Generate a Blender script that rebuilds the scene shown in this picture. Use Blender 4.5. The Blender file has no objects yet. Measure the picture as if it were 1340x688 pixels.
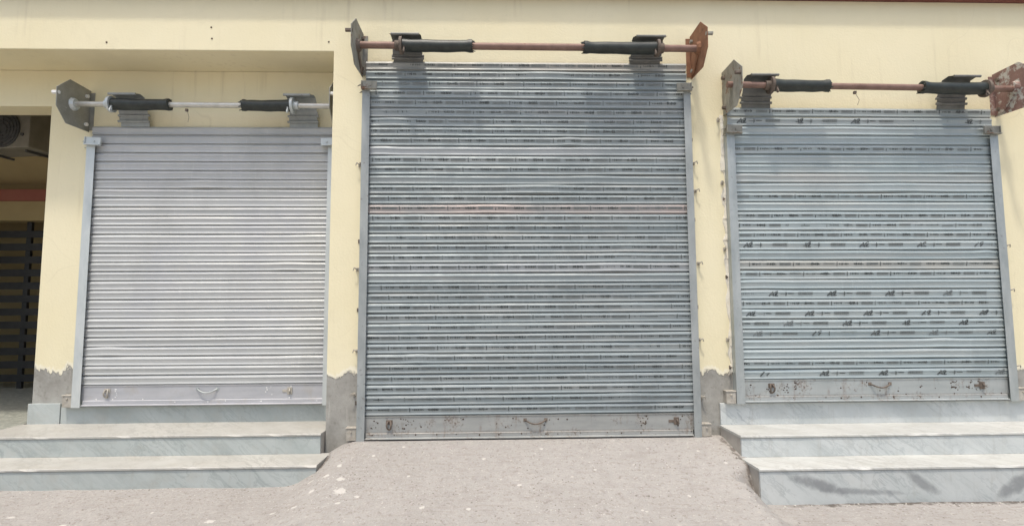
import bpy, bmesh, math, random
from mathutils import Vector, Matrix, noise as mnoise
random.seed(7)
S = bpy.context.scene
COL = S.collection
R = math.radians

# ------------------------------------------------------------------ mesh builder
class MB:
    def __init__(self): self.v = []; self.f = []; self.m = []
    def add(self, vs, fs, mi=0):
        b = len(self.v); self.v += [tuple(p) for p in vs]
        for f in fs: self.f.append([b + i for i in f]); self.m.append(mi)
        return self
    def box(self, x0, x1, y0, y1, z0, z1, mi=0, M=None):
        vs = [Vector((x, y, z)) for x in (x0, x1) for y in (y0, y1) for z in (z0, z1)]
        if M: vs = [M @ p for p in vs]
        return self.add(vs, [(0,1,3,2),(4,6,7,5),(0,4,5,1),(2,3,7,6),(0,2,6,4),(1,5,7,3)], mi)
    def prism(self, pts, axis, a, b, mi=0):
        # pts: 2D polygon; axis 'x' -> (y,z), 'y' -> (x,z), 'z' -> (x,y)
        def mk(p, t): return {'x': (t, p[0], p[1]), 'y': (p[0], t, p[1]), 'z': (p[0], p[1], t)}[axis]
        n = len(pts)
        vs = [mk(p, a) for p in pts] + [mk(p, b) for p in pts]
        fs = [list(range(n))[::-1], list(range(n, 2*n))] + [(i, (i+1) % n, n+(i+1) % n, n+i) for i in range(n)]
        return self.add(vs, fs, mi)
    def tube(self, path, r, seg=14, mi=0, caps=True, closed=False):
        path = [Vector(p) for p in path]; n = len(path)
        rs = r if isinstance(r, (list, tuple)) else [r]*n
        vs = []; fs = []; up = None
        for i, p in enumerate(path):
            if closed: t = path[(i+1) % n] - path[i-1]
            else: t = path[min(i+1, n-1)] - path[max(i-1, 0)]
            t.normalize()
            if up is None:
                up = Vector((0,0,1)) if abs(t.z) < .9 else Vector((1,0,0))
            u = (up - t*up.dot(t)).normalized(); w = t.cross(u); up = u
            for k in range(seg):
                a = 2*math.pi*k/seg
                vs.append(p + (u*math.cos(a) + w*math.sin(a))*rs[i])
        for i in range(n if closed else n-1):
            j = (i+1) % n
            for k in range(seg):
                l = (k+1) % seg
                fs.append((i*seg+k, i*seg+l, j*seg+l, j*seg+k))
        if caps and not closed:
            fs.append(list(range(seg))[::-1]); fs.append(list(range((n-1)*seg, n*seg)))
        return self.add(vs, fs, mi)
    def build(self, name, mats, parent=None, bevel=0, smooth=False):
        me = bpy.data.meshes.new(name)
        off = parent_world(parent)
        me.from_pydata([tuple(Vector(p) - off) for p in self.v], [], self.f)
        if not isinstance(mats, (list, tuple)): mats = [mats]
        for m in mats: me.materials.append(m)
        me.polygons.foreach_set('material_index', self.m)
        bm = bmesh.new(); bm.from_mesh(me)
        bmesh.ops.recalc_face_normals(bm, faces=bm.faces)
        if bevel:
            es = [e for e in bm.edges if len(e.link_faces) == 2 and e.calc_face_angle(0) > .6]
            bmesh.ops.bevel(bm, geom=es, offset=bevel, segments=2, affect='EDGES', profile=.6)
        bm.to_mesh(me); bm.free()
        if smooth:
            me.polygons.foreach_set('use_smooth', [True]*len(me.polygons))
            me.set_sharp_from_angle(angle=R(38))
        me.update()
        o = bpy.data.objects.new(name, me); COL.objects.link(o)
        if parent: o.parent = parent
        return o

def parent_world(p):
    v = Vector((0,0,0))
    while p is not None:
        v += p.location; p = p.parent
    return v

def thing(name, label, cat, loc, group=None):
    o = bpy.data.objects.new(name, None); COL.objects.link(o)
    o.location = loc; o.empty_display_size = .2
    o['label'] = label; o['category'] = cat
    if group: o['group'] = group
    return o

# ------------------------------------------------------------------ node helpers
class NT:
    def __init__(self, name):
        self.mat = bpy.data.materials.new(name); self.mat.use_nodes = True
        self.t = self.mat.node_tree; self.n = self.t.nodes; self.l = self.t.links
        self.b = self.n['Principled BSDF']
        self.tc = self.n.new('ShaderNodeTexCoord')
        self.co = self.tc.outputs['Object']
    def link(self, a, b): self.l.new(a, b)
    def put(self, sock, v):
        if hasattr(v, 'is_output'): self.l.new(v, sock)
        else: sock.default_value = v
    def map(self, scale=(1,1,1), loc=(0,0,0), src=None):
        m = self.n.new('ShaderNodeMapping'); self.put(m.inputs['Vector'], src or self.co)
        m.inputs['Scale'].default_value = scale; m.inputs['Location'].default_value = loc
        return m.outputs[0]
    def noise(self, scale, detail=3, rough=.55, vec=None, dist=0):
        x = self.n.new('ShaderNodeTexNoise'); self.put(x.inputs['Vector'], vec or self.co)
        x.inputs['Scale'].default_value = scale; x.inputs['Detail'].default_value = detail
        x.inputs['Roughness'].default_value = rough; x.inputs['Distortion'].default_value = dist
        return x.outputs['Fac']
    def ramp(self, fac, stops, interp='LINEAR'):
        r = self.n.new('ShaderNodeValToRGB'); self.put(r.inputs[0], fac)
        r.color_ramp.interpolation = interp
        e = r.color_ramp.elements
        while len(e) < len(stops): e.new(.5)
        for i, (p, c) in enumerate(stops):
            e[i].position = p; e[i].color = c if len(c) == 4 else (*c, 1)
        return r.outputs[0]
    def rng(self, fac, a, b, c=0., d=1., smooth=False):
        r = self.n.new('ShaderNodeMapRange'); self.put(r.inputs[0], fac)
        if smooth: r.interpolation_type = 'SMOOTHSTEP'
        for i, v in zip((1,2,3,4), (a,b,c,d)): r.inputs[i].default_value = v
        return r.outputs[0]
    def math(self, op, a, b=None, c=None):
        m = self.n.new('ShaderNodeMath'); m.operation = op; self.put(m.inputs[0], a)
        if b is not None: self.put(m.inputs[1], b)
        if c is not None: self.put(m.inputs[2], c)
        return m.outputs[0]
    def mix(self, fac, a, b, mode='MIX'):
        m = self.n.new('ShaderNodeMix'); m.data_type = 'RGBA'; m.blend_type = mode
        self.put(m.inputs[0], fac)
        self.put(m.inputs[6], a if hasattr(a, 'is_output') else (*a[:3], 1))
        self.put(m.inputs[7], b if hasattr(b, 'is_output') else (*b[:3], 1))
        return m.outputs[2]
    def sep(self, v=None):
        s = self.n.new('ShaderNodeSeparateXYZ'); self.put(s.inputs[0], v or self.co); return s.outputs
    def bump(self, h, strength=.3, dist=.01):
        b = self.n.new('ShaderNodeBump'); b.inputs['Strength'].default_value = strength
        b.inputs['Distance'].default_value = dist; self.put(b.inputs['Height'], h)
        self.link(b.outputs[0], self.b.inputs['Normal'])
    def done(self, color, rough=.6, metal=0, spec=None):
        self.put(self.b.inputs['Base Color'], color if hasattr(color, 'is_output') else (*color[:3], 1))
        self.put(self.b.inputs['Roughness'], rough); self.put(self.b.inputs['Metallic'], metal)
        if spec is not None: self.b.inputs['Specular IOR Level'].default_value = spec
        return self.mat

def grey(v): return (v, v, v)

def mat_wall():
    t = NT('cream_wall_paint')
    big = t.noise(.9, 4); fine = t.noise(14, 4)
    streak = t.noise(1, 3, .6, t.map((9, 9, .5)))
    paint = t.mix(t.rng(big, .35, .7), (.765, .695, .485), (.735, .66, .44))
    paint = t.mix(t.rng(streak, .58, .8, 0, .35), paint, (.80, .73, .53))
    paint = t.mix(t.rng(t.noise(55, 2), .68, .75, 0, .30), paint, (.60, .50, .30))
    paint = t.mix(t.rng(t.noise(2.6, 6, .7), .56, .72, 0, .30), paint, (.62, .555, .375))
    drip = t.noise(1, 3, .6, t.map((16, 16, .9), (3, 0, 0)))
    paint = t.mix(t.math('MULTIPLY', t.rng(drip, .56, .72, 0, .5), t.rng(t.noise(1.1, 3), .48, .62)), paint, (.56, .49, .33))
    vc = t.n.new('ShaderNodeTexVoronoi'); vc.feature = 'DISTANCE_TO_EDGE'; vc.inputs['Scale'].default_value = 1.3
    wv = t.n.new('ShaderNodeVectorMath'); wv.operation = 'ADD'; t.put(wv.inputs[0], t.co)
    wn = t.n.new('ShaderNodeTexNoise'); wn.inputs['Scale'].default_value = 1.1; t.put(wn.inputs['Vector'], t.co); t.put(wv.inputs[1], wn.outputs['Color'])
    t.put(vc.inputs['Vector'], wv.outputs[0])
    crack = t.math('MULTIPLY', t.rng(vc.outputs['Distance'], .0, .006, 1, 0), t.rng(t.noise(.9, 2, .5, t.map((1, 1, 1), (5, 2, 1))),  .57, .63, 0, .16))
    paint = t.mix(crack, paint, (.42, .36, .23))
    x, y, z = t.sep()
    jag = t.noise(1, 6, .72, t.map((6.5, 6.5, 2.2)))
    edge = t.math('ADD', z, t.rng(jag, .25, .75, -.085, .085))
    cem = t.mix(t.rng(t.noise(5, 5, .65), .3, .72), (.235, .225, .20), (.40, .39, .355))
    cem = t.mix(t.rng(t.noise(28, 3), .58, .72, 0, .5), cem, (.17, .16, .135))
    cem = t.mix(t.rng(t.noise(1, 4, .6, t.map((26, 26, 3))), .62, .70, 0, .35), cem, (.52, .50, .45))
    lime = t.mix(.55, paint, (.82, .78, .66))
    c = t.mix(t.rng(edge, .785, .80), lime, paint)
    c = t.mix(t.rng(edge, .752, .760), cem, c)
    t.bump(t.math('ADD', t.math('ADD', t.noise(60, 4), t.math('MULTIPLY', t.noise(6, 4, .6, t.map((1, 1, .5))), 3.)), t.rng(edge, .745, .765, 0, 6)), .4, .004)
    return t.done(c, .82, spec=.25)

def mat_simple(name, c1, c2, scale=6, rough=.7, metal=0, bump=.2, spots=None, stretch=None, spec=None):
    t = NT(name)
    v = t.map(stretch) if stretch else None
    c = t.mix(t.rng(t.noise(scale, 5, .62, v), .33, .68), c1, c2)
    if spots:
        sc, lo, col = spots
        c = t.mix(t.rng(t.noise(sc, 4, .65), lo, lo + .08), c, col)
    if bump: t.bump(t.noise(scale*7, 3), bump, .004)
    return t.done(c, rough, metal, spec)

def mat_slats(name, lo, hi, pitch, z0, tint_rows=(), rust=.0, metal=.45, warm=(.5, .47, .43), lilac=None):
    """galvanised slats: every slat its own tone, long smears, a few grubby rows"""
    t = NT(name); x, y, z = t.sep()
    row = t.math('FLOOR', t.math('DIVIDE', t.math('SUBTRACT', z, z0), pitch))
    wn = t.n.new('ShaderNodeTexWhiteNoise'); wn.noise_dimensions = '1D'; t.put(wn.inputs['W'], row)
    c = t.mix(t.rng(wn.outputs['Value'], 0, 1, .05, .8), lo, hi)
    smear = t.noise(1, 5, .6, t.map((1.1, 1, 22)))
    c = t.mix(t.rng(smear, .46, .74, 0, .55), c, warm)
    c = t.mix(t.rng(t.noise(1, 4, .6, t.map((1.7, 1, 1.1))), .5, .72, 0, .40), c, tuple(v*.72 for v in lo))
    c = t.mix(t.rng(t.noise(1, 3, .6, t.map((30, 30, 3.5))), .60, .76, 0, .22), c, tuple(min(1, v*1.25) for v in hi))
    if lilac: c = t.mix(t.rng(t.noise(1.6, 3), .5, .66, 0, .5), c, lilac)
    for k, col, a in tint_rows:
        w = t.math('COMPARE', row, float(k), .1)
        c = t.mix(t.math('MULTIPLY', w, t.rng(t.noise(1, 3, .5, t.map((2.2, 1, 4))), .3, .6, .35*a, a)), c, col)
    if rust: c = t.mix(t.rng(t.noise(38, 4, .7), .66, .73, 0, rust), c, (.10, .055, .03))
    t.bump(t.noise(1, 3, .6, t.map((7, 7, 40))), .12, .003)
    ro = t.rng(t.noise(9, 4), .3, .7, .50, .68)
    return t.done(c, ro, metal)

def mat_bar(name, lo, hi, rust, metal=.35):
    t = NT(name)
    c = t.mix(t.rng(t.noise(1, 5, .6, t.map((3, 3, 14))), .3, .7), lo, hi)
    n1 = t.noise(9, 5, .7); n2 = t.noise(45, 4, .7)
    c = t.mix(t.rng(n1, .55, .75, 0, .5), c, (.40, .36, .30))
    if rust: c = t.mix(t.math('MULTIPLY', t.rng(n1, .50, .66), t.rng(n2, .50, .62, 0, rust)), c, (.10, .06, .04))
    if rust:
        st = t.noise(1, 4, .65, t.map((17, 17, 2.2)))
        c = t.mix(t.math('MULTIPLY', t.rng(st, .56, .70, 0, .6*rust), t.rng(n1, .42, .56)), c, (.19, .125, .085))
        x, y, z = t.sep()
        seam = t.math('MULTIPLY', t.rng(t.math('ABSOLUTE', t.math('SUBTRACT', z, .044)), .004, .016, 1, 0), t.rng(n2, .3, .7, .1, .45))
        c = t.mix(seam, c, (.15, .10, .07))
    t.bump(n2, .2, .003)
    return t.done(c, t.rng(n1, .3, .7, .42, .65), metal)

def mat_marble(name, base, vein, dark, stain=(), dirt=.35):
    t = NT(name)
    warp = t.noise(1.4, 4, .6)
    x, y, z = t.sep()
    cv = t.n.new('ShaderNodeCombineXYZ')
    t.put(cv.inputs[0], t.math('ADD', t.math('ADD', x, t.math('MULTIPLY', z, 1.15)), t.math('MULTIPLY', y, .8)))
    t.put(cv.inputs[1], t.math('MULTIPLY', t.math('SUBTRACT', y, z), .18)); t.put(cv.inputs[2], warp)
    n = t.noise(6.5, 7, .66, cv.outputs[0], .5)
    vein_f = t.rng(t.math('ABSOLUTE', t.math('SUBTRACT', n, .5)), 0, .04, .6, 0)
    c = t.mix(t.rng(t.noise(2.1, 5, .6, cv.outputs[0]), .32, .70), base, vein)
    c = t.mix(t.math('MULTIPLY', vein_f, t.rng(t.noise(1.7, 2), .35, .65)), c, dark)
    c = t.mix(t.rng(t.noise(6, 6, .7), .50, .75, 0, dirt), c, (.36, .335, .285))
    c = t.mix(t.rng(t.noise(90, 2), .62, .72, 0, .2), c, (.30, .28, .25))
    for sx, sz, rx, rz, tilt, a in stain:
        dx = t.math('SUBTRACT', x, sx); dz = t.math('SUBTRACT', z, sz)
        dz = t.math('ADD', dz, t.math('MULTIPLY', dx, tilt))
        d = t.math('ADD', t.math('POWER', t.math('DIVIDE', dx, rx), 2.), t.math('POWER', t.math('DIVIDE', dz, rz), 2.))
        d = t.math('ADD', d, t.rng(t.noise(9, 5, .65), .25, .75, -.7, .7))
        c = t.mix(t.rng(d, .0, 1.5, a*1.05, 0, True), c, (.20, .21, .215))
    c = t.mix(t.rng(t.noise(1, 5, .7, t.map((14, 14, 2.5))), .56, .70, 0, .35), c, (.33, .32, .285))
    t.bump(t.noise(40, 3), .08, .002)
    return t.done(c, t.rng(t.noise(5, 4), .3, .7, .38, .6), 0, .4)

SPLATS = [(-1.743,-1.084,.034,.016),(-.455,-1.117,.018,.013),(-1.011,-.899,.045,.03),(-1.214,-.83,.022,.014),(-1.13,-.5,.02,.016),
          (-1.182,-.64,.026,.016),(-.884,-.976,.016,.012),(-1.401,-1.007,.02,.01),(-1.262,-1.014,.018,.011),(-.095,-.42,.018,.013),
          (-.171,-1.13,.017,.009),(.154,-.817,.016,.01),(1.684,-.5,.018,.01),(1.55,-.3,.012,.01),(2.067,-1.3,.02,.012),(-3.039,-.946,.03,.014),
          (-.919,-.35,.012,.012),(-.72,-.18,.014,.01),(.35,-.24,.016,.01),(.7,-.6,.012,.008),(-.6,-.7,.012,.009),(1.25,-.95,.012,.01),
          (-1.06,-.72,.03,.02),(-.98,-1.06,.016,.01),(-1.3,-.6,.024,.012),(.9,-1.12,.01,.008),(-2.6,-1.1,.02,.012),(-2.2,-.9,.012,.008)]
def mat_ground():
    t = NT('dusty_concrete')
    x, y, z = t.sep()
    big = t.noise(.8, 5, .6); med = t.noise(6, 5, .65); fine = t.noise(70, 4, .7); grit = t.noise(190, 2, .6)
    c = t.mix(t.rng(big, .35, .68), (.376, .354, .328), (.424, .402, .374))
    c = t.mix(t.rng(med, .44, .66, 0, .38), c, (.318, .292, .264))
    m2 = t.noise(19, 5, .7); m3 = t.noise(38, 4, .7)
    c = t.mix(t.rng(m2, .50, .66, 0, .38), c, (.288, .262, .236))
    c = t.mix(t.rng(m3, .54, .66, 0, .55), c, (.52, .485, .44))
    c = t.mix(t.rng(t.noise(31, 3, .7, t.map((1, 1, 1), (7, 3, 1))), .57, .66, 0, .6), c, (.25, .218, .19))
    c = t.mix(t.rng(fine, .55, .72, 0, .45), c, (.25, .22, .195))
    c = t.mix(t.rng(grit, .62, .70, 0, .55), c, (.56, .525, .48))
    c = t.mix(t.rng(t.noise(1, 4, .7, t.map((3, 40, 4))), .56, .68, 0, .30), c, (.255, .225, .20))   # brushed drag lines
    c = t.mix(t.rng(t.noise(22, 5, .75), .66, .71, 0, .8), c, (.11, .095, .08))                        # grit and dirt
    for vs, th, gate, col, off in ((26, .17, .50, (.205, .18, .155), 0), (33, .15, .50, (.62, .59, .545), 4), (13, .10, .56, (.165, .14, .12), 9)):
        v = t.n.new('ShaderNodeTexVoronoi'); v.inputs['Scale'].default_value = vs; t.put(v.inputs['Vector'], t.map((1, .8, 1), (off, off, 0)))
        k = t.math('MULTIPLY', t.rng(t.math('ADD', v.outputs['Distance'], t.rng(m3, .3, .7, -.06, .06)), th*.6, th, .85, 0), t.rng(t.noise(3.1, 4, .6, t.map((1, 1, 1), (off, 2, 0))), gate - .06, gate + .03))
        c = t.mix(k, c, col)
    vo = t.n.new('ShaderNodeTexVoronoi'); vo.inputs['Scale'].default_value = 9; t.link(t.co, vo.inputs['Vector'])
    fl = t.math('MULTIPLY', t.rng(t.math('ADD', vo.outputs['Distance'], t.rng(fine, .3, .7, -.05, .05)), .07, .10, 1, 0),
                t.rng(t.noise(2.3, 3), .52, .58))
    c = t.mix(t.math('MULTIPLY', fl, .7), c, (.62, .59, .54))
    wob = t.rng(t.noise(48, 4, .7), .25, .75, -.95, .95)
    for sx, sy, rx, ry in SPLATS:
        d = t.math('ADD', t.math('POWER', t.math('DIVIDE', t.math('SUBTRACT', x, sx), rx), 2.),
                   t.math('POWER', t.math('DIVIDE', t.math('SUBTRACT', y, sy), ry*1.5), 2.))
        d = t.math('ADD', d, wob)
        c = t.mix(t.rng(d, .55, 1.05, .75, 0), c, (.64, .615, .565))
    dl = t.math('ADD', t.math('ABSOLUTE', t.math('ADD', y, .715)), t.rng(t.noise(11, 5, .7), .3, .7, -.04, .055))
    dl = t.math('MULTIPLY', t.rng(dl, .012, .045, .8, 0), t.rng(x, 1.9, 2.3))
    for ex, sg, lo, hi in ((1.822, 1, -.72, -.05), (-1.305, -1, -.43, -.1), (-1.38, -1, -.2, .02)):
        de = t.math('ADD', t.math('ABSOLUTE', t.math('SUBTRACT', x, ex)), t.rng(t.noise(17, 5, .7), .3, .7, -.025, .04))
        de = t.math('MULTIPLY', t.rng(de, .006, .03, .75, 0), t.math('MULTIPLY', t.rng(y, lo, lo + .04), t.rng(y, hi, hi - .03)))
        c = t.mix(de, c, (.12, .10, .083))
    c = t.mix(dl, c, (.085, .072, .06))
    h = t.math('ADD', t.math('MULTIPLY', med, 2.), t.math('ADD', fine, t.math('MULTIPLY', grit, .5)))
    t.bump(h, .9, .012)
    return t.done(c, .92, spec=.2)

M = {}
M['wall'] = mat_wall()
M['ground'] = mat_ground()
M['cement'] = mat_simple('raw_plaster_edge', (.60, .55, .44), (.74, .70, .60), 18, .9)
M['maroon_paint'] = mat_simple('maroon_paint', (.16, .05, .04), (.21, .075, .06), 5, .7)
M['red_paint'] = mat_simple('dull_red_paint', (.27, .085, .06), (.31, .11, .075), 4, .7)
M['lobby_wall'] = mat_simple('dimmed_ochre_paint', (.33, .25, .12), (.39, .30, .15), 2, .85)  # ochre darkened, the dimness of the lobby is put into the colour
M['lobby_floor'] = mat_simple('speckled_lobby_floor', (.20, .21, .18), (.42, .43, .37), 16, .35, 0, .1, (30, .55, (.55, .54, .47)))
M['black'] = mat_simple('black_gate_paint', (.012, .012, .012), (.028, .027, .025), 10, .5)
M['galv'] = mat_simple('galvanised_channel', (.335, .365, .36), (.45, .475, .465), 11, .5, .45, .15, (34, .64, (.26, .26, .26)), (1, 1, .35))
M['galv_bright'] = mat_simple('bright_galvanised_channel', (.48, .515, .51), (.60, .625, .61), 10, .48, .4, .1, (40, .68, (.4, .4, .4)), (1, 1, .35))
M['galv_dull'] = mat_simple('grey_primer_channel', (.27, .29, .285), (.36, .38, .37), 10, .6, .25, .2, (26, .62, (.20, .19, .18)), (1, 1, .4))
M['plate_grey'] = mat_simple('grey_plate_steel', (.25, .25, .22), (.35, .345, .31), 9, .55, .4, .2, (22, .64, (.46, .45, .42)))
M['plate_worn'] = mat_simple('weathered_plate_steel', (.20, .195, .165), (.36, .35, .30), 14, .75, .15, .4, (12, .58, (.19, .105, .065)), (1, 1, .45))
M['hanger_dark'] = mat_simple('shade_darkened_slat_steel', (.125, .13, .12), (.20, .20, .185), 10, .6, .25, .2)  # slat steel darkened, shade of the hanger undersides put into the colour
M['rust'] = mat_simple('orange_rust', (.19, .085, .042), (.28, .14, .075), 12, .85, .05, .5, (20, .60, (.12, .055, .035)))
M['maroon_flaked'] = mat_simple('flaked_maroon_primer', (.19, .11, .09), (.27, .165, .135), 12, .8, .05, .4, (15, .50, (.46, .44, .39)))
M['shaft_red'] = mat_simple('red_oxide_pipe', (.175, .105, .08), (.26, .165, .13), 10, .6, .2, .3, (24, .62, (.16, .075, .05)))
M['shaft_galv'] = mat_simple('galvanised_pipe', (.50, .49, .44), (.62, .61, .56), 12, .4, .6, .15)
M['rubber'] = mat_simple('black_rubber', (.013, .017, .014), (.032, .038, .032), 14, .48, 0, .35)
M['rusty_iron'] = mat_simple('rusty_iron', (.10, .078, .062), (.195, .155, .122), 26, .85, .1, .5)
M['pale_iron'] = mat_simple('dusty_iron', (.34, .31, .26), (.48, .45, .39), 22, .75, .15, .4, (30, .62, (.19, .13, .09)))
M['white_dab'] = mat_simple('white_primer_dabs', (.66, .66, .63), (.78, .78, .75), 30, .7)
M['hole'] = mat_simple('rusted_hole', (.05, .035, .028), (.11, .075, .05), 40, .9, 0, .2)
M['ink'] = mat_simple('grey_stamp_ink', (.045, .052, .053), (.15, .165, .165), 34, .6, .2, 0)
M['ink_pale'] = mat_simple('pale_stamp_ink', (.15, .168, .170), (.235, .255, .255), 40, .55, .3, 0)
M['print_ground'] = mat_simple('stamp_white_ground', (.56, .60, .60), (.66, .69, .68), 20, .5, .3, 0)
M['marble_tread'] = mat_marble('white_marble_tread', (.47, .46, .42), (.36, .35, .315), (.24, .23, .205), dirt=.65)
M['marble_tread_clean'] = mat_marble('clean_marble_tread', (.56, .56, .525), (.415, .415, .385), (.27, .26, .23), dirt=.35)
M['marble_left'] = mat_marble('grey_green_marble', (.46, .49, .47), (.345, .38, .365), (.22, .25, .245), dirt=.4)
M['marble_right'] = mat_marble('grey_white_marble', (.585, .605, .59), (.45, .48, .47), (.27, .30, .305), dirt=.25)
M['marble_stained'] = mat_marble('smudged_marble', (.555, .575, .56), (.42, .45, .44), (.26, .29, .295),
    stain=((-1.93, .045, .19, .045, .30, .8), (-1.62, -.005, .30, .022, .05, .6), (-1.18, .05, .13, .045, .55, .7), (-.50, .02, .15, .06, -.5, .75)), dirt=.2)
M['nosing'] = mat_simple('grey_step_joint', (.22, .225, .22), (.30, .30, .29), 12, .6)
M['ac_white'] = mat_simple('dimmed_aged_casing', (.18, .165, .125), (.24, .22, .175), 6, .5, 0, .05)  # aged casing colour darkened to stand in for the lobby's dim light
M['ac_dark'] = mat_simple('dark_fan_grille', (.05, .05, .048), (.09, .088, .08), 20, .6)

# ------------------------------------------------------------------ ground (one sheet, ramp up to the middle shutter)
def sst(a, b, x):
    t = max(0, min(1, (x-a)/(b-a))); return t*t*(3-2*t)
def gz(x, y):
    road = .005 - .085*sst(-1.0, 2.0, x)
    s = max(0., min(1., (y + 1.75)/1.68)); s = s**1.08
    h = .238 - road
    tl = sst(-.1, -.45, y)
    l = sst(-1.65 + .12*tl + .02*math.sin(19*y), -1.10 - .02*tl + .10*max(0, -y-.4), x)
    far = sst(-.38, -.74, y)
    c = 1.985 - .235*far + .018*math.sin(21*y) + .012*math.sin(47*y + 1)
    r = 1 - sst(c - .11, c + .11, x)
    bumps = .004*math.sin(7.1*x + 2*y) * math.sin(5.3*y + 1.3*x) + .0035*mnoise.noise(Vector((x*9, y*9, 0))) + .003*mnoise.noise(Vector((x*21, y*21, 3)))
    return road + h*s*l*r + bumps*(1 if y < -.12 else .2)
def coords(lo, hi, step, outer):
    a = [lo + i*step for i in range(int(round((hi-lo)/step)) + 1)]
    return [-v for v in reversed(outer) if -v < lo] + a + [v for v in outer if v > hi]
xs = coords(-4.8, 5.2, .025, [6, 8, 12, 25, 60, 150, 400])
ys = [-400, -150, -60, -25, -12, -8, -5, -3.5, -2.6] + [-2.2 + .025*i for i in range(92)] + [.5, 1.5, 6, 20, 60, 400]
mb = MB()
mb.v = [(x, y, gz(x, y) if y < .2 else -.1) for y in ys for x in xs]
nx = len(xs)
mb.f = [(j*nx+i, j*nx+i+1, (j+1)*nx+i+1, (j+1)*nx+i) for j in range(len(ys)-1) for i in range(nx-1)]
mb.m = [0]*len(mb.f)
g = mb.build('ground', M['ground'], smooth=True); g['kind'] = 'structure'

# ------------------------------------------------------------------ the shop building
BR = .42                      # depth of the recessed bay
XP = -1.385                   # left corner of the front wall
bld = thing('shop_building', 'long cream painted shop building with bare cement along the foot of its pillars', 'building', (0, 0, 0))
w = MB()
w.prism([(-9, 3.496), (XP, 3.496), (XP, -.35), (7.5, -.35), (7.5, 3.996), (-9, 3.996)], 'y', 0, .44)   # fascia over the recessed bay and the two right bays
w.build('front_wall', M['wall'], bld, bevel=.006)
w = MB()
w.prism([(-9, 3.155), (-7.6, 3.155), (-7.6, -.3), (-9, -.3)], 'y', BR + .004, .66)
w.prism([(-7.6, 3.155), (-4.06, 3.155), (-4.06, -.3), (XP - .002, -.3), (XP - .002, 3.494), (-7.6, 3.494)], 'y', BR, .66)   # pillar, back of the bay, beam over the lobby
w.box(-4.06, XP - .002, .661, 3.6, -.3, 3.494)
w.build('recessed_wall', M['wall'], bld, bevel=.004)
w = MB(); w.box(-9, 7.5, -.078, .44, 3.998, 4.09); w.build('roof_ledge', M['maroon_paint'], bld, bevel=.004)
w = MB(); w.box(-9, 7.5, .004, .44, 4.092, 5.6); w.box(-9, 7.5, .46, 9, 4.3, 5.6)
w.build('upper_wall', M['wall'], bld)
w = MB()
w.box(-9, -4.07, 3.3, 3.6, -.3, 4.28); w.box(-9, -8.6, .68, 3.28, -.3, 4.28); w.box(-9, -4.07, .68, 3.6, 4.284, 4.298)
w.box(-9, -4.07, 2.62, 2.82, 2.46, 2.712)               # beam over the gate
w.prism([(1.75, 3.62), (2.8, 2.98), (2.8, 3.12), (1.75, 3.78)], 'x', -8.58, -4.08)   # sloping underside of a stair
w.box(-8.58, -4.08, 2.83, 3.2, 2.866, 4.28)
w.build('lobby_wall', M['lobby_wall'], bld)
w = MB(); w.box(-8.58, -4.075, 2.60, 2.83, 2.714, 2.864); w.build('red_band', M['red_paint'], bld)
w = MB(); w.box(4.05 - 8.5, 7.5, 8.5, 9, -.3, 4.29); w.build('rear_wall', M['wall'], bld)
w = MB()
w.tube([(-8.5, 1.98, 3.52), (-4.1, 1.98, 2.97)], .011, 8)
w.build('wall_pipe', M['ac_dark'], bld)
# marble skirting under the left shutter and on the pillar beside it, under the right shutter
w = MB(); w.box(-3.795, -1.388, BR-.018, BR, .30, .458); w.build('marble_skirting', M['marble_left'], bld, bevel=.004)
w = MB(); w.box(-4.075, -3.80, BR-.024, BR, .30, .487); w.build('marble_skirting', M['marble_left'], bld, bevel=.004)
w = MB(); w.box(1.852, 7.5, -.02, 0, .30, .499); w.build('marble_skirting', M['marble_right'], bld, bevel=.004)
lf = MB(); lf.box(-8.6, -4.112, -.10, 3.3, .02, .312); o = lf.build('lobby_floor', M['lobby_floor']); o['kind'] = 'structure'

def ragged(x, zs, side, seed, w0=.012, w1=.03):
    """strip of broken plaster left beside a guide channel"""
    rnd = random.Random(seed); m = MB(); z = zs[0]; pts = []
    while z < zs[1]:
        pts.append((z, rnd.uniform(w0, w1) * (1 if rnd.random() > .25 else .35))); z += rnd.uniform(.02, .085)
    for (a, wa), (b, wb) in zip(pts, pts[1:]):
        d = rnd.uniform(.006, .016)
        vs = [(x, -d, a), (x + side*wa, -d*.4, a), (x + side*wb, -d*.4, b), (x, -d, b), (x, .002, a), (x+side*wa*1.2, .002, a), (x+side*wb*1.2, .002, b), (x, .002, b)]
        m.add(vs, [(0,1,2,3), (1,5,6,2), (0,4,5,1), (3,2,6,7)])
    return m.build('broken_plaster', M['cement'], bld)
ragged(-1.119, (.85, 3.1), -1, 1, .004, .02); ragged(1.673, (.8, 3.1), 1, 2, .006, .022)
ragged(1.971, (.75, 3.0), -1, 3, .01, .034); ragged(4.352, (.75, 2.8), 1, 4, .008, .03)
# small nails and plugged holes on the fascia
for x, z in ((-2.43, 3.70), (-2.42, 3.60), (-1.43, 3.58), (-3.3, 3.56)):
    m = MB(); m.tube([(x, .002, z), (x, -.005, z-.001)], [.009, .006], 8); m.build('wall_nail', M['hole'], bld)

# ------------------------------------------------------------------ roller shutters
PROF = [(0, -.006), (.020, -.001), (.040, .0030), (.10, .0066), (.18, .0102), (.25, .0124), (.29, .0125), (.33, .0112), (.38, .0092), (.50, .0072), (.66, .0056), (.72, .0059),
        (.78, .0078), (.84, .0097), (.875, .0098), (.900, .0070), (.920, .0000), (.940, -.006), (1, -.006)]
def prof_out(t):
    for (a, u), (b, v) in zip(PROF, PROF[1:]):
        if a <= t <= b: return u + (v-u)*(t-a)/(b-a)
    return 0
HEX = [(0, -.185), (0, .20), (.25, .205), (.39, .085), (.385, -.075), (.27, -.195)]   # end plate: distance out of the wall, height about the shaft

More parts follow.
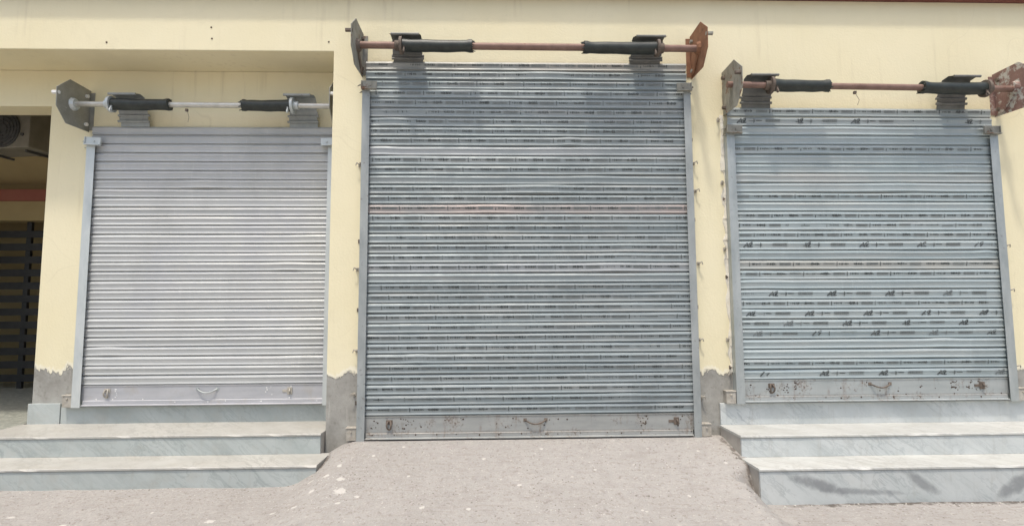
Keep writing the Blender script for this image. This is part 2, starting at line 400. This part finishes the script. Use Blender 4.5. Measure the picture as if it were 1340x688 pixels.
def slat_mesh(x0, x1, yc, ztop, pitch, n, rnd, dents=()):
    m = MB(); nseg = 48; cols = [x0 + (x1-x0)*i/nseg for i in range(nseg+1)]
    for k in range(n):
        tilt = rnd.uniform(-.0012, .0012); ph = rnd.uniform(0, 6.28); am = rnd.uniform(.0004, .0019); sc = rnd.uniform(.82, 1.15); sag = rnd.uniform(-.0016, .0016); kx = rnd.uniform(x0, x1); kd = rnd.choice((0, 0, .0025, .0045)); kw = rnd.uniform(.06, .3)
        b = len(m.v)
        for i, x in enumerate(cols):
            wob = am*math.sin(1.7*x + ph) + .4*am*math.sin(6.3*x + 2*ph) + kd*math.exp(-((x-kx)/kw)**2)
            for j, (t, o) in enumerate(PROF):
                oo = o*sc
                for dk, dx, dw, da in dents:
                    if dk == k: oo -= da*math.exp(-((x-dx)/dw)**2)*math.sin(math.pi*min(1, t/.8))
                m.v.append((x, yc - oo - wob, ztop - k*pitch - t*pitch + tilt*(i/nseg-.5)*2 + sag + wob*.8))
        npf = len(PROF)
        for i in range(nseg):
            for j in range(npf-1):
                m.f.append((b+i*npf+j, b+i*npf+j+1, b+(i+1)*npf+j+1, b+(i+1)*npf+j)); m.m.append(0)
    return m

def stroke(m, x0, t0, x1, t1, th, yc, zt, pitch, mi=0):
    if m.skip and random.random() < .75: return
    if m.faint: mi = 1
    if random.random() < .06: return
    x0 += random.uniform(-.0015, .0015); t1 += random.uniform(-.015, .015)
    """a flat ink stroke lying on slat coordinates (x, t)"""
    ax, az = x0, zt - t0*pitch; bx, bz = x1, zt - t1*pitch
    d = Vector((bx-ax, bz-az)); L = d.length or 1e-4; d /= L; nrm = Vector((-d.y, d.x))*th*.5
    vs = []
    for (px, pz) in ((ax+nrm.x, az+nrm.y), (bx+nrm.x, bz+nrm.y), (bx-nrm.x, bz-nrm.y), (ax-nrm.x, az-nrm.y)):
        t = min(.98, max(.02, (zt-pz)/pitch)); vs.append((px, yc - prof_out(t)*1.12 - .0022, pz))
    m.add(vs, [(0,1,2,3)], mi)

def stamp_small(m, x, xe, yc, zt, p, rnd, per):
    s = lambda a, t0, b, t1, th, mi=0: (x0 + a >= LIM[0] and x0 + b <= xe) and stroke(m, x0+a, t0, x0+b, t1, th, yc, zt, p, mi)
    x0 = x
    LIM = (m.lim, xe)
    s(0, .20, 0, .60, .0075)
    a = .025
    while a < .105*per/.4:
        hgt = rnd.uniform(.08, .22); s(a, .40-hgt*.5, a + rnd.uniform(-.003, .006), .40+hgt*.5, rnd.uniform(.004, .008)); a += rnd.uniform(.008, .016)
    s(.035, .42, .10, .43, .004, 1); s(.11, .41, .15, .42, .005, 1)
    a = .150
    while a < .235*per/.4:
        hgt = rnd.uniform(.12, .28); s(a, .39-hgt*.5, a + rnd.uniform(-.004, .008), .39+hgt*.5, rnd.uniform(.005, .010)); a += rnd.uniform(.008, .014)
    s(.15, .44, .23, .44, .005)
    for t in (.31, .375, .44, .505): s(.255, t, per-.022, t, .0042, 1)

def stamp_logo(m, x, xe, yc, zt, p, rnd, per):
    x0 = x
    s = lambda a, t0, b, t1, th, mi=0: (min(x0+a, x0+b) >= m.lim and max(x0+a, x0+b) <= xe) and stroke(m, x0+a, t0, x0+b, t1, th, yc, zt, p, mi)
    # pale printed ground, then the slanted two-letter mark, the bracket with its dash and the ruled block
    s(0, .66, .032, .22, .011); s(.032, .22, .042, .66, .012); s(.010, .52, .036, .52, .006)
    s(.046, .30, .060, .22, .008); s(.060, .22, .074, .32, .010); s(.074, .32, .052, .62, .011); s(.050, .62, .080, .60, .008); s(.066, .14, .080, .16, .006); s(.046, .30, .050, .42, .006); s(.050, .42, .066, .44, .006)
    s(.145, .22, .145, .66, .006); s(.152, .30, .152, .56, .006, 1); s(.165, .40, .215, .41, .007); s(.10, .44, .14, .44, .004, 1)
    for t in (.27, .335, .40, .465, .53): s(.245 + rnd.uniform(0, .01), t, .375, t, .0032, 1)
    a = .25
    while a < .37: s(a, .30, a+.004, .50, .003, 1); a += rnd.uniform(.012, .022)

def make_shutter(label, yp, gx, zb, zc, ztop, zg, shz, shx, plate_x, n, rings, sleeves, mats, stamps, seed, group, dents=(), plate_mats=None, hooks=()):
    """yp wall plane; gx guide edges; zb bottom; zc first slat foot; ztop top of slats; zg guide top; shz shaft height"""
    rnd = random.Random(seed)
    gl0, gl1, gr0, gr1 = gx
    cx = (gl0 + gr1)/2
    root = thing('roller_shutter', label, 'roller shutter', (cx, yp, zb), group)
    yc = yp - .034; p = (ztop - zc)/n
    x0, x1 = gl0 + .022, gr1 - .022
    cur = slat_mesh(x0, x1, yc, ztop, p, n, rnd, dents).build('slat_curtain', mats['slats'], root)
    # printed marks on the slats
    if stamps:
        ink = MB(); ink.skip = ink.faint = False; ink.lim = gl1 + .006; xe = gr0 - .006
        for k in range(n):
            kind = stamps[k % len(stamps)] if len(stamps) < n else stamps[k]
            if kind == 'P': continue
            per = (.40 if mats['kind'] == 'c' else .375) if kind == 'A' else .50
            x = gl1 - rnd.uniform(0, per)
            fade = rnd.random()
            while x < xe:
                ink.faint = rnd.random() < (.08 if fade < .8 else .5); ink.skip = rnd.random() < (.03 if fade < .85 else .25)
                (stamp_small if kind == 'A' else stamp_logo)(ink, x, xe, yc, ztop - k*p, p, rnd, per); x += per
        ink.build('stamped_print', [M['ink'], M['ink_pale']], cur)
    # bottom bar: flat plate, folded lip, angle iron along the foot
    bar = MB(); bz1 = zc - .001
    bar.prism([(yc-.006, zb+.044), (yc-.006, bz1-.010), (yc-.012, bz1-.004), (yc-.012, bz1), (yc+.002, bz1), (yc+.002, zb+.044)], 'x', gl1-.015, gr0+.015)
    bar.prism([(yc-.010, zb), (yc-.034, zb), (yc-.034, zb+.006), (yc-.014, zb+.010), (yc-.014, zb+.042), (yc-.0065, zb+.046), (yc+.002, zb+.0435), (yc+.002, zb)], 'x', gl1+.003, gr0-.003)
    bo = bar.build('bottom_bar', mats['bar'], root, bevel=.0015)
    dm = mats['dots']
    L = gr0 - gl1
    for i in range(mats['ndots']):
        x = gl1 + .06 + (L-.12)*(i + rnd.uniform(-.25, .25))/(mats['ndots']-1); z = zb + rnd.choice((.032, .052, .026))
        r = rnd.uniform(.005, .009); y = yc - (.014 if z < zb + .042 else .006)
        m = MB(); m.tube([(x, y+.002, z), (x, y-.003, z)], [r, r*.6], 8); m.build('rivet', dm, bo)
    for cxx, wdt, cnt in mats['holes']:
        for i in range(cnt):
            x = gl1 + L*cxx + rnd.gauss(0, wdt); z = zb + rnd.uniform(.07, zc - zb - .02); r = rnd.uniform(.003, .0085)
            if gl1 + .02 < x < gr0 - .02:
                m = MB(); m.tube([(x, yc-.004, z), (x, yc-.0075, z - .001)], [r, r*.8], 7); m.build('rust_hole' if dm is M['hole'] else 'paint_dab', dm, bo)
    # pull handle in the middle
    hx = gl1 + L*.515; hz = (zb+.046+zc)/2 + .004; hh = MB()
    path = []
    for i in range(13):
        a = i/12; path.append((hx - .085 + .17*a, yc - .008 - .026*math.sin(math.pi*a)**.6, hz + .022 - .030*math.sin(math.pi*a)))
    hh.tube(path, .0058, 10)
    for s in (-1, 1): hh.box(hx + s*.085 - .013, hx + s*.085 + .013, yc-.010, yc-.005, hz+.008, hz+.034)
    hh.build('pull_handle', mats['handle'], bo, smooth=True)
    # lock rings and hasps near both ends
    for fx, sgn in mats['rings']:
        lx = gl1 + L*fx; rr = MB(); lz = hz - .008
        rr.tube([(lx + .017*math.cos(a)*1.0, yc - .020 - .010*math.cos(a*2), lz + .036*math.sin(a)) for a in [2*math.pi*i/18 for i in range(18)]], .0065, 8, closed=True)
        rr.box(lx-.026, lx+.026, yc-.010, yc-.0055, lz+.006, lz+.040)
        rr.build('lock_ring', mats['lock'], bo, smooth=True)
    for fx in mats['hasps']:
        lx = gl1 + L*fx; rr = MB(); lz = hz
        rr.box(lx-.055, lx+.005, yc-.011, yc-.0055, lz-.012, lz+.010); rr.box(lx-.012, lx+.03, yc-.014, yc-.0057, lz-.030, lz+.030)
        rr.tube([(lx+.01, yc-.014, lz+.018), (lx+.014, yc-.034, lz), (lx+.01, yc-.014, lz-.022)], .006, 8)
        rr.build('hasp', mats['lock'], bo, bevel=.002)
    # guide channels
    for side, (a, b) in ((1, (gl0, gl1)), (-1, (gr0, gr1))):
        outer, inner = (a, b) if side > 0 else (b, a)
        tk = .004*side
        poly = [(outer, yp-.001), (outer, yp-.070), (inner, yp-.070), (inner, yp-.066), (outer+tk, yp-.066), (outer+tk, yp-.005), (inner, yp-.005), (inner, yp-.001)]
        m = MB(); gzb = zb - (.012 if not mats.get('long_guides') else .02)
        m.prism(poly, 'z', gzb, zg)
        # outer fixing flange with bolts
        gd = m.build('guide_channel', mats['guide'], root, bevel=.0012)
        z = zb + .28
        while z < zg - .2:
            fl = MB()
            fl.box(min(outer, outer - side*.028), max(outer, outer - side*.028), yp-.007, yp-.001, z-.016, z+.016)
            fl.tube([(outer - side*.016, yp-.006, z), (outer - side*.016, yp-.018, z)], .007, 6)
            fl.build('fixing_lug', mats['lug'], gd, bevel=.0015)
            z += rnd.uniform(.55, .8)
        # flared stop at the head of the channel
        st = MB(); xi = inner + side*.055
        ang = Matrix.Translation(((outer+xi)/2, yp-.078, zg + .004)) @ Matrix.Rotation(side*rnd.uniform(-.02, .08), 4, 'Y')
        hw = abs(xi-outer)/2 + .004
        st.box(-hw, hw, -.012, .006, -.038, .036, 0, ang)
        st.box(-hw*.96, hw*.96, -.034, -.012, -.038, -.030, 0, ang)
        tb = Matrix.Translation((outer - side*.004, yp-.050, zg - .030)) @ Matrix.Rotation(side*rnd.uniform(.25, .6), 4, 'Z') @ Matrix.Rotation(side*rnd.uniform(-.5, -.2), 4, 'Y')
        st.box(-.026, .012, -.018, .016, -.012, -.007, 0, tb); st.box(-.02, .016, -.02, .012, .044, .049, 0, tb)
        e = -side*hw
        st.box(min(e, e + side*.007), max(e, e + side*.007), -.022, .074, -.034, .034, 0, ang)
        st.tube([ang @ Vector((side*.012, -.010, 0)), ang @ Vector((side*.012, -.020, 0))], .010, 6)
        st.build('guide_stop', mats['stop'], gd, bevel=.002)
        # lock box at the foot
        fb = MB(); fx0, fx1 = sorted((outer - side*.003, outer - side*.082))
        fb.box(fx0, fx1, yp-.062, yp-.001, gzb + .004, gzb + .100)
        fb.box(fx0 - .006, fx1 + .002, yp-.068, yp-.001, gzb + .100, gzb + .108)
        fb.tube([((fx0+fx1)/2, yp-.060, gzb+.075), ((fx0+fx1)/2, yp-.074, gzb+.075)], .008, 7)
        fb.build('foot_bracket', mats['foot'], root, bevel=.003)
    # hooks driven into the wall beside the channels
    for hxx, hz_, s in hooks:
        hk = MB()
        hk.tube([(hxx, yp+.004, hz_), (hxx, yp-.03, hz_+.002), (hxx + s*.016, yp-.046, hz_+.010), (hxx + s*.026, yp-.036, hz_-.012)], [.009, .007, .006, .004], 7)
        hk.box(hxx-.012, hxx+.012, yp-.008, yp+.001, hz_-.015, hz_+.013)
        hk.build('wall_hook', M['pale_iron'], root)
    # end plates, bearings and bolts
    ysh = yp - .20
    for i, px in enumerate(plate_x):
        pm = plate_mats[i]; s = 1 if i == 0 else -1
        m = MB()
        pts = [(yp - a*1.0, shz + b) for a, b in HEX]
        m.prism(pts, 'x', px-.003, px+.003)
        fx = px + s*.003; fe = px + s*.042          # folded flange against the wall
        m.box(min(fx, fe), max(fx, fe), yp-.006, yp-.0005, shz-.17, shz+.18)
        pl = m.build('end_plate', pm, root, bevel=.001)
        b = MB()
        b.tube([(px + s*.003, ysh, shz), (px + s*.03, ysh, shz)], [.060, .046], 10)
        if mats['kind'] != 'l': b.prism([(ysh-.035, shz-.02), (ysh+.03, shz-.01), (yp-.03, shz-.17), (yp-.09, shz-.17)], 'x', min(px+s*.004, px+s*.014), max(px+s*.004, px+s*.014))
        b.build('shaft_bearing', mats['bearing'][i], pl, bevel=.002)
        for (dy, dz) in ((-.365, .045), (-.055, .13), (-.05, -.13)):
            bb = MB(); bb.tube([(px - s*(.05 if dy < -.3 else .028), yp+dy, shz+dz), (px + s*(.004 if dy < -.3 else .022), yp+dy, shz+dz)], .017, 6)
            bb.build('bolt', mats['bolt'][i], pl)
    # shaft
    m = MB(); m.tube([(plate_x[0] - .045, ysh, shz + shx), (plate_x[1] + .045, ysh, shz - shx)], mats['shaft_r'], 18)
    sh = m.build('shaft', mats['shaft'], root, smooth=True)
    shy = lambda x: shz + shx*(1 - 2*(x - plate_x[0])/(plate_x[1]-plate_x[0]))
    for (rx, (s0, s1)) in zip(rings, sleeves):
        d = 1 if s0 < (gl0+gr1)/2 else -1
        c = MB(); z = shy(rx)
        c.tube([(rx - .011, ysh, z), (rx + .011, ysh, z)], .072, 20)
        c.tube([(rx - d*.05, ysh, z), (rx - d*.011, ysh, z)], mats['shaft_r'] + .013, 14)
        c.tube([(rx + .030*d, ysh - .052 + .012*math.sin(i*.9), z - .030 - .05*math.sin(math.pi*i/8)) for i in range(9)], .007, 7)
        c.build('spring_collar', mats['collar'], sh, smooth=True)
        # black rubber sleeve wound over the spring, a little slack and frayed at its free end
        pts = []; rs = []
        N = 22
        for i in range(N+1):
            a = i/N; x = s0 + (s1-s0)*a
            free = a if d > 0 else 1-a
            pts.append((x, ysh + .0015*math.sin(9*a), shy(x) + .002 - .005*math.sin(math.pi*free) + .0012*math.sin(13*a + seed)))
            rs.append(.052 - .006*free + .0009*math.sin(17*a + seed) + (.006 if free > .95 else 0))
        m = MB(); m.tube(pts, rs, 18)
        xf = s1 if d > 0 else s0
        for q in range(7):
            a = q*.9; l = rnd.uniform(.008, .03)
            m.tube([(xf - d*.01, ysh + .042*math.cos(a), shy(xf) + .042*math.sin(a)), (xf + d*l, ysh + .044*math.cos(a), shy(xf) + .044*math.sin(a) - .006)], [.009, .003], 6)
        m.build('spring_sleeve', M['rubber'], sh, smooth=True)
    # slat hangers: short slat pieces running up from the curtain, behind the shaft and over it
    for (h0, h1) in mats['hangers']:
        m = MB()
        z0 = ztop - .004
        up = shz - z0
        path = [(.040, z0), (.046, z0 + up*.30), (.050, z0 + up*.34), (.062, z0+up*.62), (.055, z0+up*.66), (.075, shz-.01), (.095, shz+.050), (.130, shz+.092), (.190, shz+.100), (.235, shz+.086)]
        for (a, z), (b, zz) in zip(path, path[1:]):
            dx = rnd.uniform(-.006, .006)
            m.add([(h0+dx, yp-a, z), (h1+dx, yp-a, z), (h1+dx, yp-b, zz), (h0+dx, yp-b, zz), (h0+dx, yp-a+.004, z+.001), (h1+dx, yp-a+.004, z+.001), (h1+dx, yp-b+.004, zz+.001), (h0+dx, yp-b+.004, zz+.001)],
                  [(0,1,2,3), (4,7,6,5), (0,4,5,1), (3,2,6,7), (0,3,7,4), (1,5,6,2)])
        for fz in (.30, .66):     # rolled lips of the pieces
            zz = z0 + up*fz
            m.tube([(h0-.012, yp-.058, zz), (h1+.010, yp-.058, zz + .002)], .011, 8)
        m.tube([(h0+.01, yp-.234, shz+.084), (h1-.01, yp-.234, shz+.084)], .011, 8)
        m.build('slat_hanger', mats['hanger'], cur)
    return root

GRP = 'roller shutters along the shop front'
mL = dict(kind='l', slats=None, bar=mat_bar('pale_bottom_bar', (.40, .405, .42), (.50, .50, .515), .0), dots=M['white_dab'], ndots=9, holes=((.14, .02, 7), (.77, .02, 7), (.86, .015, 3)),
          handle=M['galv'], rings=((.10, 1),), hasps=(.855,), lock=M['pale_iron'], guide=M['galv_bright'], lug=M['galv'], stop=M['galv_bright'], foot=M['pale_iron'],
          bearing=(M['galv_bright'], M['galv']), bolt=(M['white_dab'], M['white_dab']), shaft=M['shaft_galv'], shaft_r=.024, collar=M['galv_bright'],
          hangers=((-3.405, -3.15), (-1.885, -1.63)), hanger=M['galv_dull'])
pL = (2.958-.639)/28
mL['slats'] = mat_slats('pale_galvanised_slats', (.43, .44, .43), (.525, .535, .522), pL, 2.958-.467-28*pL, metal=.28, warm=(.53, .525, .51), lilac=(.43, .44, .455))
make_shutter('pale silvery unmarked roller shutter in the shaded recessed bay at the left', BR, (-3.675, -3.600, -1.525, -1.460), .467, .639, 2.958, 2.800, 3.10, .004,
             (-3.715, -1.425), 28, (-3.385, -1.800), ((-3.375, -2.880), (-2.240, -1.822)), mL, '', 11, GRP,
             plate_mats=(M['plate_grey'], M['plate_grey']), hooks=())

mC = dict(kind='c', slats=None, bar=mat_bar('grey_bottom_bar', (.30, .31, .30), (.40, .405, .385), .8), dots=M['hole'], ndots=16, holes=((.03, .015, 6), (.13, .05, 18), (.85, .02, 12), (.96, .02, 5), (.5, .3, 14)),
          handle=M['rusty_iron'], rings=((.072, 1),), hasps=(.945,), lock=M['rusty_iron'], guide=M['galv_dull'], lug=M['rusty_iron'], stop=M['plate_worn'], foot=M['pale_iron'],
          bearing=(M['rusty_iron'], M['rust']), bolt=(M['rusty_iron'], M['plate_worn']), shaft=M['shaft_red'], shaft_r=.029, collar=M['rusty_iron'],
          hangers=((-.865, -.615), (1.165, 1.43)), hanger=M['hanger_dark'])
pC = (3.395-.428)/36
mC['slats'] = mat_slats('blue_grey_galvanised_slats', (.205, .240, .248), (.305, .343, .348), pC, 3.395-.249-36*pC,
                        ((36-16, (.40, .33, .30), .75), (36-1, (.42, .38, .33), .5), (36-22, (.40, .405, .415), .5), (36-10, (.43, .435, .44), .5)), .35, .24, (.40, .395, .37))
stC = list('A'*36); stC[9] = 'P'; stC[12] = 'P'; stC[22] = 'P'
make_shutter('tall blue grey stamped roller shutter at the head of the concrete ramp', 0, (-1.120, -1.055, 1.612, 1.673), .249, .428, 3.395, 3.160, 3.452, .004,
             (-1.137, 1.711), 36, (-.775, 1.358), ((-.762, -.189), (.739, 1.345)), mC, stC, 22, GRP,
             dents=((24, .9, .25, .004), (11, -.5, .3, .003)), plate_mats=(M['plate_worn'], M['rust']),
             hooks=((-1.145, 2.50, -1), (-1.15, 1.62, -1), (-1.155, .60, -1), (-1.142, .95, -1), (1.70, 2.52, 1), (1.71, 2.28, 1), (1.715, 1.66, 1), (1.70, 1.02, 1), (1.70, .55, 1)))

mR = dict(kind='r', slats=None, bar=mat_bar('bluish_bottom_bar', (.345, .375, .37), (.44, .46, .45), .9), dots=M['hole'], ndots=12, holes=((.03, .015, 5), (.10, .02, 8), (.16, .012, 12), (.195, .01, 10), (.80, .025, 14), (.87, .03, 18), (.5, .3, 8)),
          handle=M['rusty_iron'], rings=((.105, 1),), hasps=(.90,), lock=M['rusty_iron'], guide=M['galv'], lug=M['rusty_iron'], stop=M['plate_worn'], foot=M['pale_iron'],
          bearing=(M['plate_worn'], M['maroon_flaked']), bolt=(M['rusty_iron'], M['rusty_iron']), shaft=M['shaft_red'], shaft_r=.026, collar=M['rusty_iron'],
          hangers=((2.118, 2.37), (3.845, 4.095)), hanger=M['hanger_dark'])
pR = (3.004-.690)/28
mR['slats'] = mat_slats('light_blue_galvanised_slats', (.288, .342, .350), (.40, .455, .46), pR, 3.004-.510-28*pR,
                        ((28-17, (.45, .43, .38), .7), (28-8, (.46, .45, .42), .5), (28-1, (.30, .32, .31), .6), (28-2, (.36, .37, .36), .5)), .2, .2, (.455, .455, .425))
stR = list('ABPPAPPPPAPAAABPAAPBABBBPPAB')
make_shutter('light blue grey roller shutter with two kinds of printed slats above the white marble steps', 0, (1.972, 2.042, 4.278, 4.351), .510, .690, 3.004, 2.795, 3.128, .012,
             (1.981, 4.409), 28, (2.305, 4.148), ((2.315, 2.796), (3.596, 4.140)), mR, stR, 33, GRP,
             dents=((6, 2.85, .10, .006), (6, 3.15, .08, .006), (6, 4.0, .1, .004)), plate_mats=(M['plate_worn'], M['maroon_flaked']),
             hooks=((1.945, 2.35, -1), (1.945, 1.78, -1), (1.94, 1.02, -1), (1.95, .74, -1), (1.93, 2.9, -1), (4.385, 1.80, 1), (4.39, 1.42, 1), (4.39, .78, 1)))

# ------------------------------------------------------------------ marble steps
def slab(m, xa, xb, yf, yb, z0, z1, seed):
    rnd = random.Random(seed); n = int((xb-xa)/.045); b = len(m.v); c = .005
    chips = [(rnd.uniform(xa, xb), rnd.uniform(.015, .05), rnd.uniform(.004, .011)) for _ in range(int((xb-xa)*2.2))]
    for i in range(n+1):
        x = xa + (xb-xa)*i/n
        ch = sum(d for (cx_, w_, d) in chips if abs(x-cx_) < w_)
        j = mnoise.noise(Vector((x*6, seed, 0)))*.0022; k = mnoise.noise(Vector((x*2.2, seed, 5)))*.0018
        for (y, z) in ((yb, z1+k), (yf+c+ch+j, z1+k-ch*.1), (yf+j+ch*.5, z1-c-ch*.6+k), (yf+j, z0+.002), (yf+.003, z0), (yb, z0)): m.v.append((x, y, z))
    for i in range(n):
        for q in range(6):
            r = (q+1) % 6; m.f.append((b+i*6+q, b+i*6+r, b+(i+1)*6+r, b+(i+1)*6+q)); m.m.append(0)
    m.f.append([b+q for q in range(6)]); m.m.append(0); m.f.append([b+n*6+q for q in range(6)]); m.m.append(0)
def steps(label, x0, x1, x0low, x1low, yb, y1, y2, H2, H1, zlow, tread, riser, riser_low, end_mat):
    root = thing('marble_steps', label, 'steps', ((x0+x1)/2, y2, H1 - .16), 'marble steps up to the shops')
    tk = .018; nose = .008
    for (xa, x1, ya, yf, top, bot, rm) in ((x0, x1, yb, y1, H2, H1, riser), (x0low, x1low, y1, y2, H1, zlow, riser_low)):
        m = MB(); slab(m, xa, x1, yf - nose, ya - .002 if ya == yb else ya + .02, top - tk, top, x0low*3.1 + top*7); t = m.build('tread', tread, root)
        m = MB(); m.box(xa + .008, x1 - .004, yf, yf + .022, bot - (.0 if bot == H1 else .2), top - tk - .004); m.build('riser', rm, root, bevel=.002)
        m = MB(); m.box(xa + .008, x1 - .004, yf - .004, yf + .02, top - tk - .004, top - tk); m.build('joint', M['nosing'], root)
        for xe in ((xa + .006, xa + .026), (x1 - .026, x1 - .003)):
            m = MB(); m.box(xe[0], xe[1], yf + .023, ya - .004, bot - .25, top - tk - .001); m.build('side_panel', end_mat, root)
    return root
M['marble_side'] = mat_simple('dusty_step_side', (.36, .33, .29), (.46, .43, .38), 8, .8)
steps('grey green marble steps with two dusty treads below the pale shutter', -4.11, XP - .003, -4.6, -1.315, BR - .02, -.10, -.425, .312, .155, .0, M['marble_tread'], M['marble_left'], M['marble_left'], M['marble_side'])
steps('white veined marble steps beside the ramp with dark smudges on the lowest riser', 1.838, 6.5, 1.830, 6.5, -.02, -.41, -.705, .325, .165, -.08, M['marble_tread_clean'], M['marble_right'], M['marble_stained'], M['marble_side'])

gr = MB(); rg = random.Random(5)
for i in range(330):
    q = rg.random()
    if q < .30: x, y = rg.uniform(1.9, 4.6), -.715 - abs(rg.gauss(0, .05))
    elif q < .42: x, y = rg.uniform(-4, -1.4), -.44 - abs(rg.gauss(0, .05))
    elif q < .55: x, y = rg.uniform(-1.3, 1.75), -.085 - abs(rg.gauss(0, .06))
    elif q < .72:
        y = rg.uniform(-1.1, -.2); x = (rg.gauss(-1.2, .12) if rg.random() < .5 else rg.gauss(1.7, .06))
    else: x, y = rg.uniform(-3.5, 4.2), rg.uniform(-1.9, -.5)
    if (x < -1.27 and y > -.44) or (x > 1.80 and y > -.715): continue
    r = rg.uniform(.0025, .0075) * (1.6 if rg.random() < .07 else 1); z = gz(x, y) + r*.25; a = rg.uniform(0, 3)
    ca, sa = math.cos(a), math.sin(a)
    P = [(x + r*(ca*u - sa*v)*rg.uniform(.7, 1.3), y + r*(sa*u + ca*v)*rg.uniform(.7, 1.3), z + w_*r*rg.uniform(.6, 1)) for u, v, w_ in ((1.2,0,0), (0,.8,0), (-1.1,0,0), (0,-.9,0), (.1,.1,.8), (0,0,-.5))]
    gr.add(P, [(0,1,4), (1,2,4), (2,3,4), (3,0,4), (1,0,5), (2,1,5), (3,2,5), (0,3,5)], 0 if rg.random() < .6 else 1)
o = gr.build('loose_grit', [mat_simple('grey_grit', (.16, .14, .12), (.30, .27, .235), 60, .9), mat_simple('pale_grit', (.48, .45, .40), (.60, .57, .52), 60, .9)])
o['kind'] = 'stuff'; o['label'] = 'fine loose grit scattered over the ramp and along the foot of the steps'; o['category'] = 'grit'

# ------------------------------------------------------------------ things in the dim lobby
gate = thing('slatted_gate', 'black slatted gate closing the dark lobby at the back', 'gate', (-6.2, 2.72, .312))
z = .40
while z < 2.40:
    m = MB(); m.box(-8.5, -4.09, 2.70, 2.715, z, z + .092); m.build('slat', M['black'], gate, bevel=.002); z += .168
for x in (-8.5, -7.3, -6.1, -5.15, -4.12):
    m = MB(); m.box(x-.03, x+.03, 2.717, 2.757, .312, 2.455); m.build('post', M['black'], gate)
ac = thing('outdoor_unit', 'weathered white air conditioner outdoor unit hung high in the lobby', 'air conditioner', (-5.35, 1.5, 3.0))
ac.rotation_euler = (0, 0, 0)
def acp(x, y, z):
    p = Matrix.Rotation(R(-9), 4, 'Z') @ Vector((x, y, z)); return p + Vector((-5.35, 1.5, 3.0))
RA = Matrix.Translation((-5.35, 1.5, 3.0)) @ Matrix.Rotation(R(-9), 4, 'Z')
m = MB(); m.box(-.50, .32, -.08, .26, .06, .62, 0, RA); body = m.build('casing', M['ac_white'], ac, bevel=.012)
m = MB(); FX, FZ = .0, .27
for r in (.05, .09, .13, .17, .20):
    m.tube([acp(FX + r*math.cos(a), -.092, FZ + r*math.sin(a)) for a in [2*math.pi*i/28 for i in range(28)]], .006, 6, closed=True)
for k in range(8):
    a = math.pi*k/4; m.tube([acp(FX + .04*math.cos(a), -.092, FZ + .04*math.sin(a)), acp(FX + .20*math.cos(a), -.092, FZ + .20*math.sin(a))], .004, 5)
m.tube([acp(FX, -.079, FZ), acp(FX, -.088, FZ)], .203, 28)
m.build('fan_grille', M['ac_dark'], body)
for x in (-.30, .20):
    m = MB(); m.box(x-.012, x+.012, .0, .30, .035, .058, 0, RA); m.build('wall_bracket', M['ac_dark'], ac)
m = MB(); m.tube([acp(.24, -.079, .20), acp(.24, -.095, .20)], .018, 10); m.build('valve', M['ac_dark'], ac)

# loose wire hooks on the shafts
for rt, x, y, z in ((bpy.data.objects['roller_shutter'], -2.73, BR-.2, 3.075), (bpy.data.objects['roller_shutter.002'], 3.02, -.2, 3.10)):
    m = MB(); m.box(x-.010, x+.010, y-.010, y+.010, z-.034, z-.012)
    m.tube([(x+.008, y, z-.035), (x+.028, y-.01, z-.09), (x+.016, y, z-.13)], .0018, 5)
    m.build('wire_hook', M['rusty_iron'], rt)

# ------------------------------------------------------------------ camera, light, sky
cam = bpy.data.cameras.new('camera'); co = bpy.data.objects.new('camera', cam); COL.objects.link(co)
pitch, yaw, roll = .08431396, .02957764, -.00570068
cp, sp, cy, sy = math.cos(pitch), math.sin(pitch), math.cos(yaw), math.sin(yaw)
F = Vector((sy*cp, cy*cp, sp)); Rt = Vector((cy, -sy, 0)); U = Rt.cross(F)
R2 = Rt*math.cos(roll) + U*math.sin(roll); U2 = -Rt*math.sin(roll) + U*math.cos(roll)
mw = Matrix.Identity(4)
for i in range(3): mw[i][0] = R2[i]; mw[i][1] = U2[i]; mw[i][2] = -F[i]
mw.translation = (0, -4.6, 1.28)
co.matrix_world = mw
cam.sensor_width = 36; cam.lens = 720/1340*36; cam.clip_start = .05; cam.clip_end = 2000
S.camera = co

d = Vector((.115, .327, -1)).normalized()
sun = bpy.data.lights.new('sun', 'SUN'); sun.energy = 2.0; sun.angle = R(4); sun.color = (1, .94, .84)
so = bpy.data.objects.new('sun', sun); COL.objects.link(so); so.rotation_euler = d.to_track_quat('-Z', 'Y').to_euler(); so.location = (-2, -6, 12)
wd = bpy.data.worlds.new('World'); S.world = wd; wd.use_nodes = True
nt = wd.node_tree; bg = nt.nodes['Background']; sk = nt.nodes.new('ShaderNodeTexSky'); sk.sky_type = 'NISHITA'
sk.sun_disc = False; sk.sun_elevation = math.asin(-d.z); sk.sun_rotation = math.atan2(-d.x, -d.y)
sk.air_density = 1.3; sk.dust_density = 4.5; sk.ozone_density = 1.8
nt.links.new(sk.outputs[0], bg.inputs[0]); bg.inputs[1].default_value = .15
S.view_settings.view_transform = 'Standard'; S.view_settings.look = 'None'; S.view_settings.gamma = 1
S.view_settings.exposure = .45
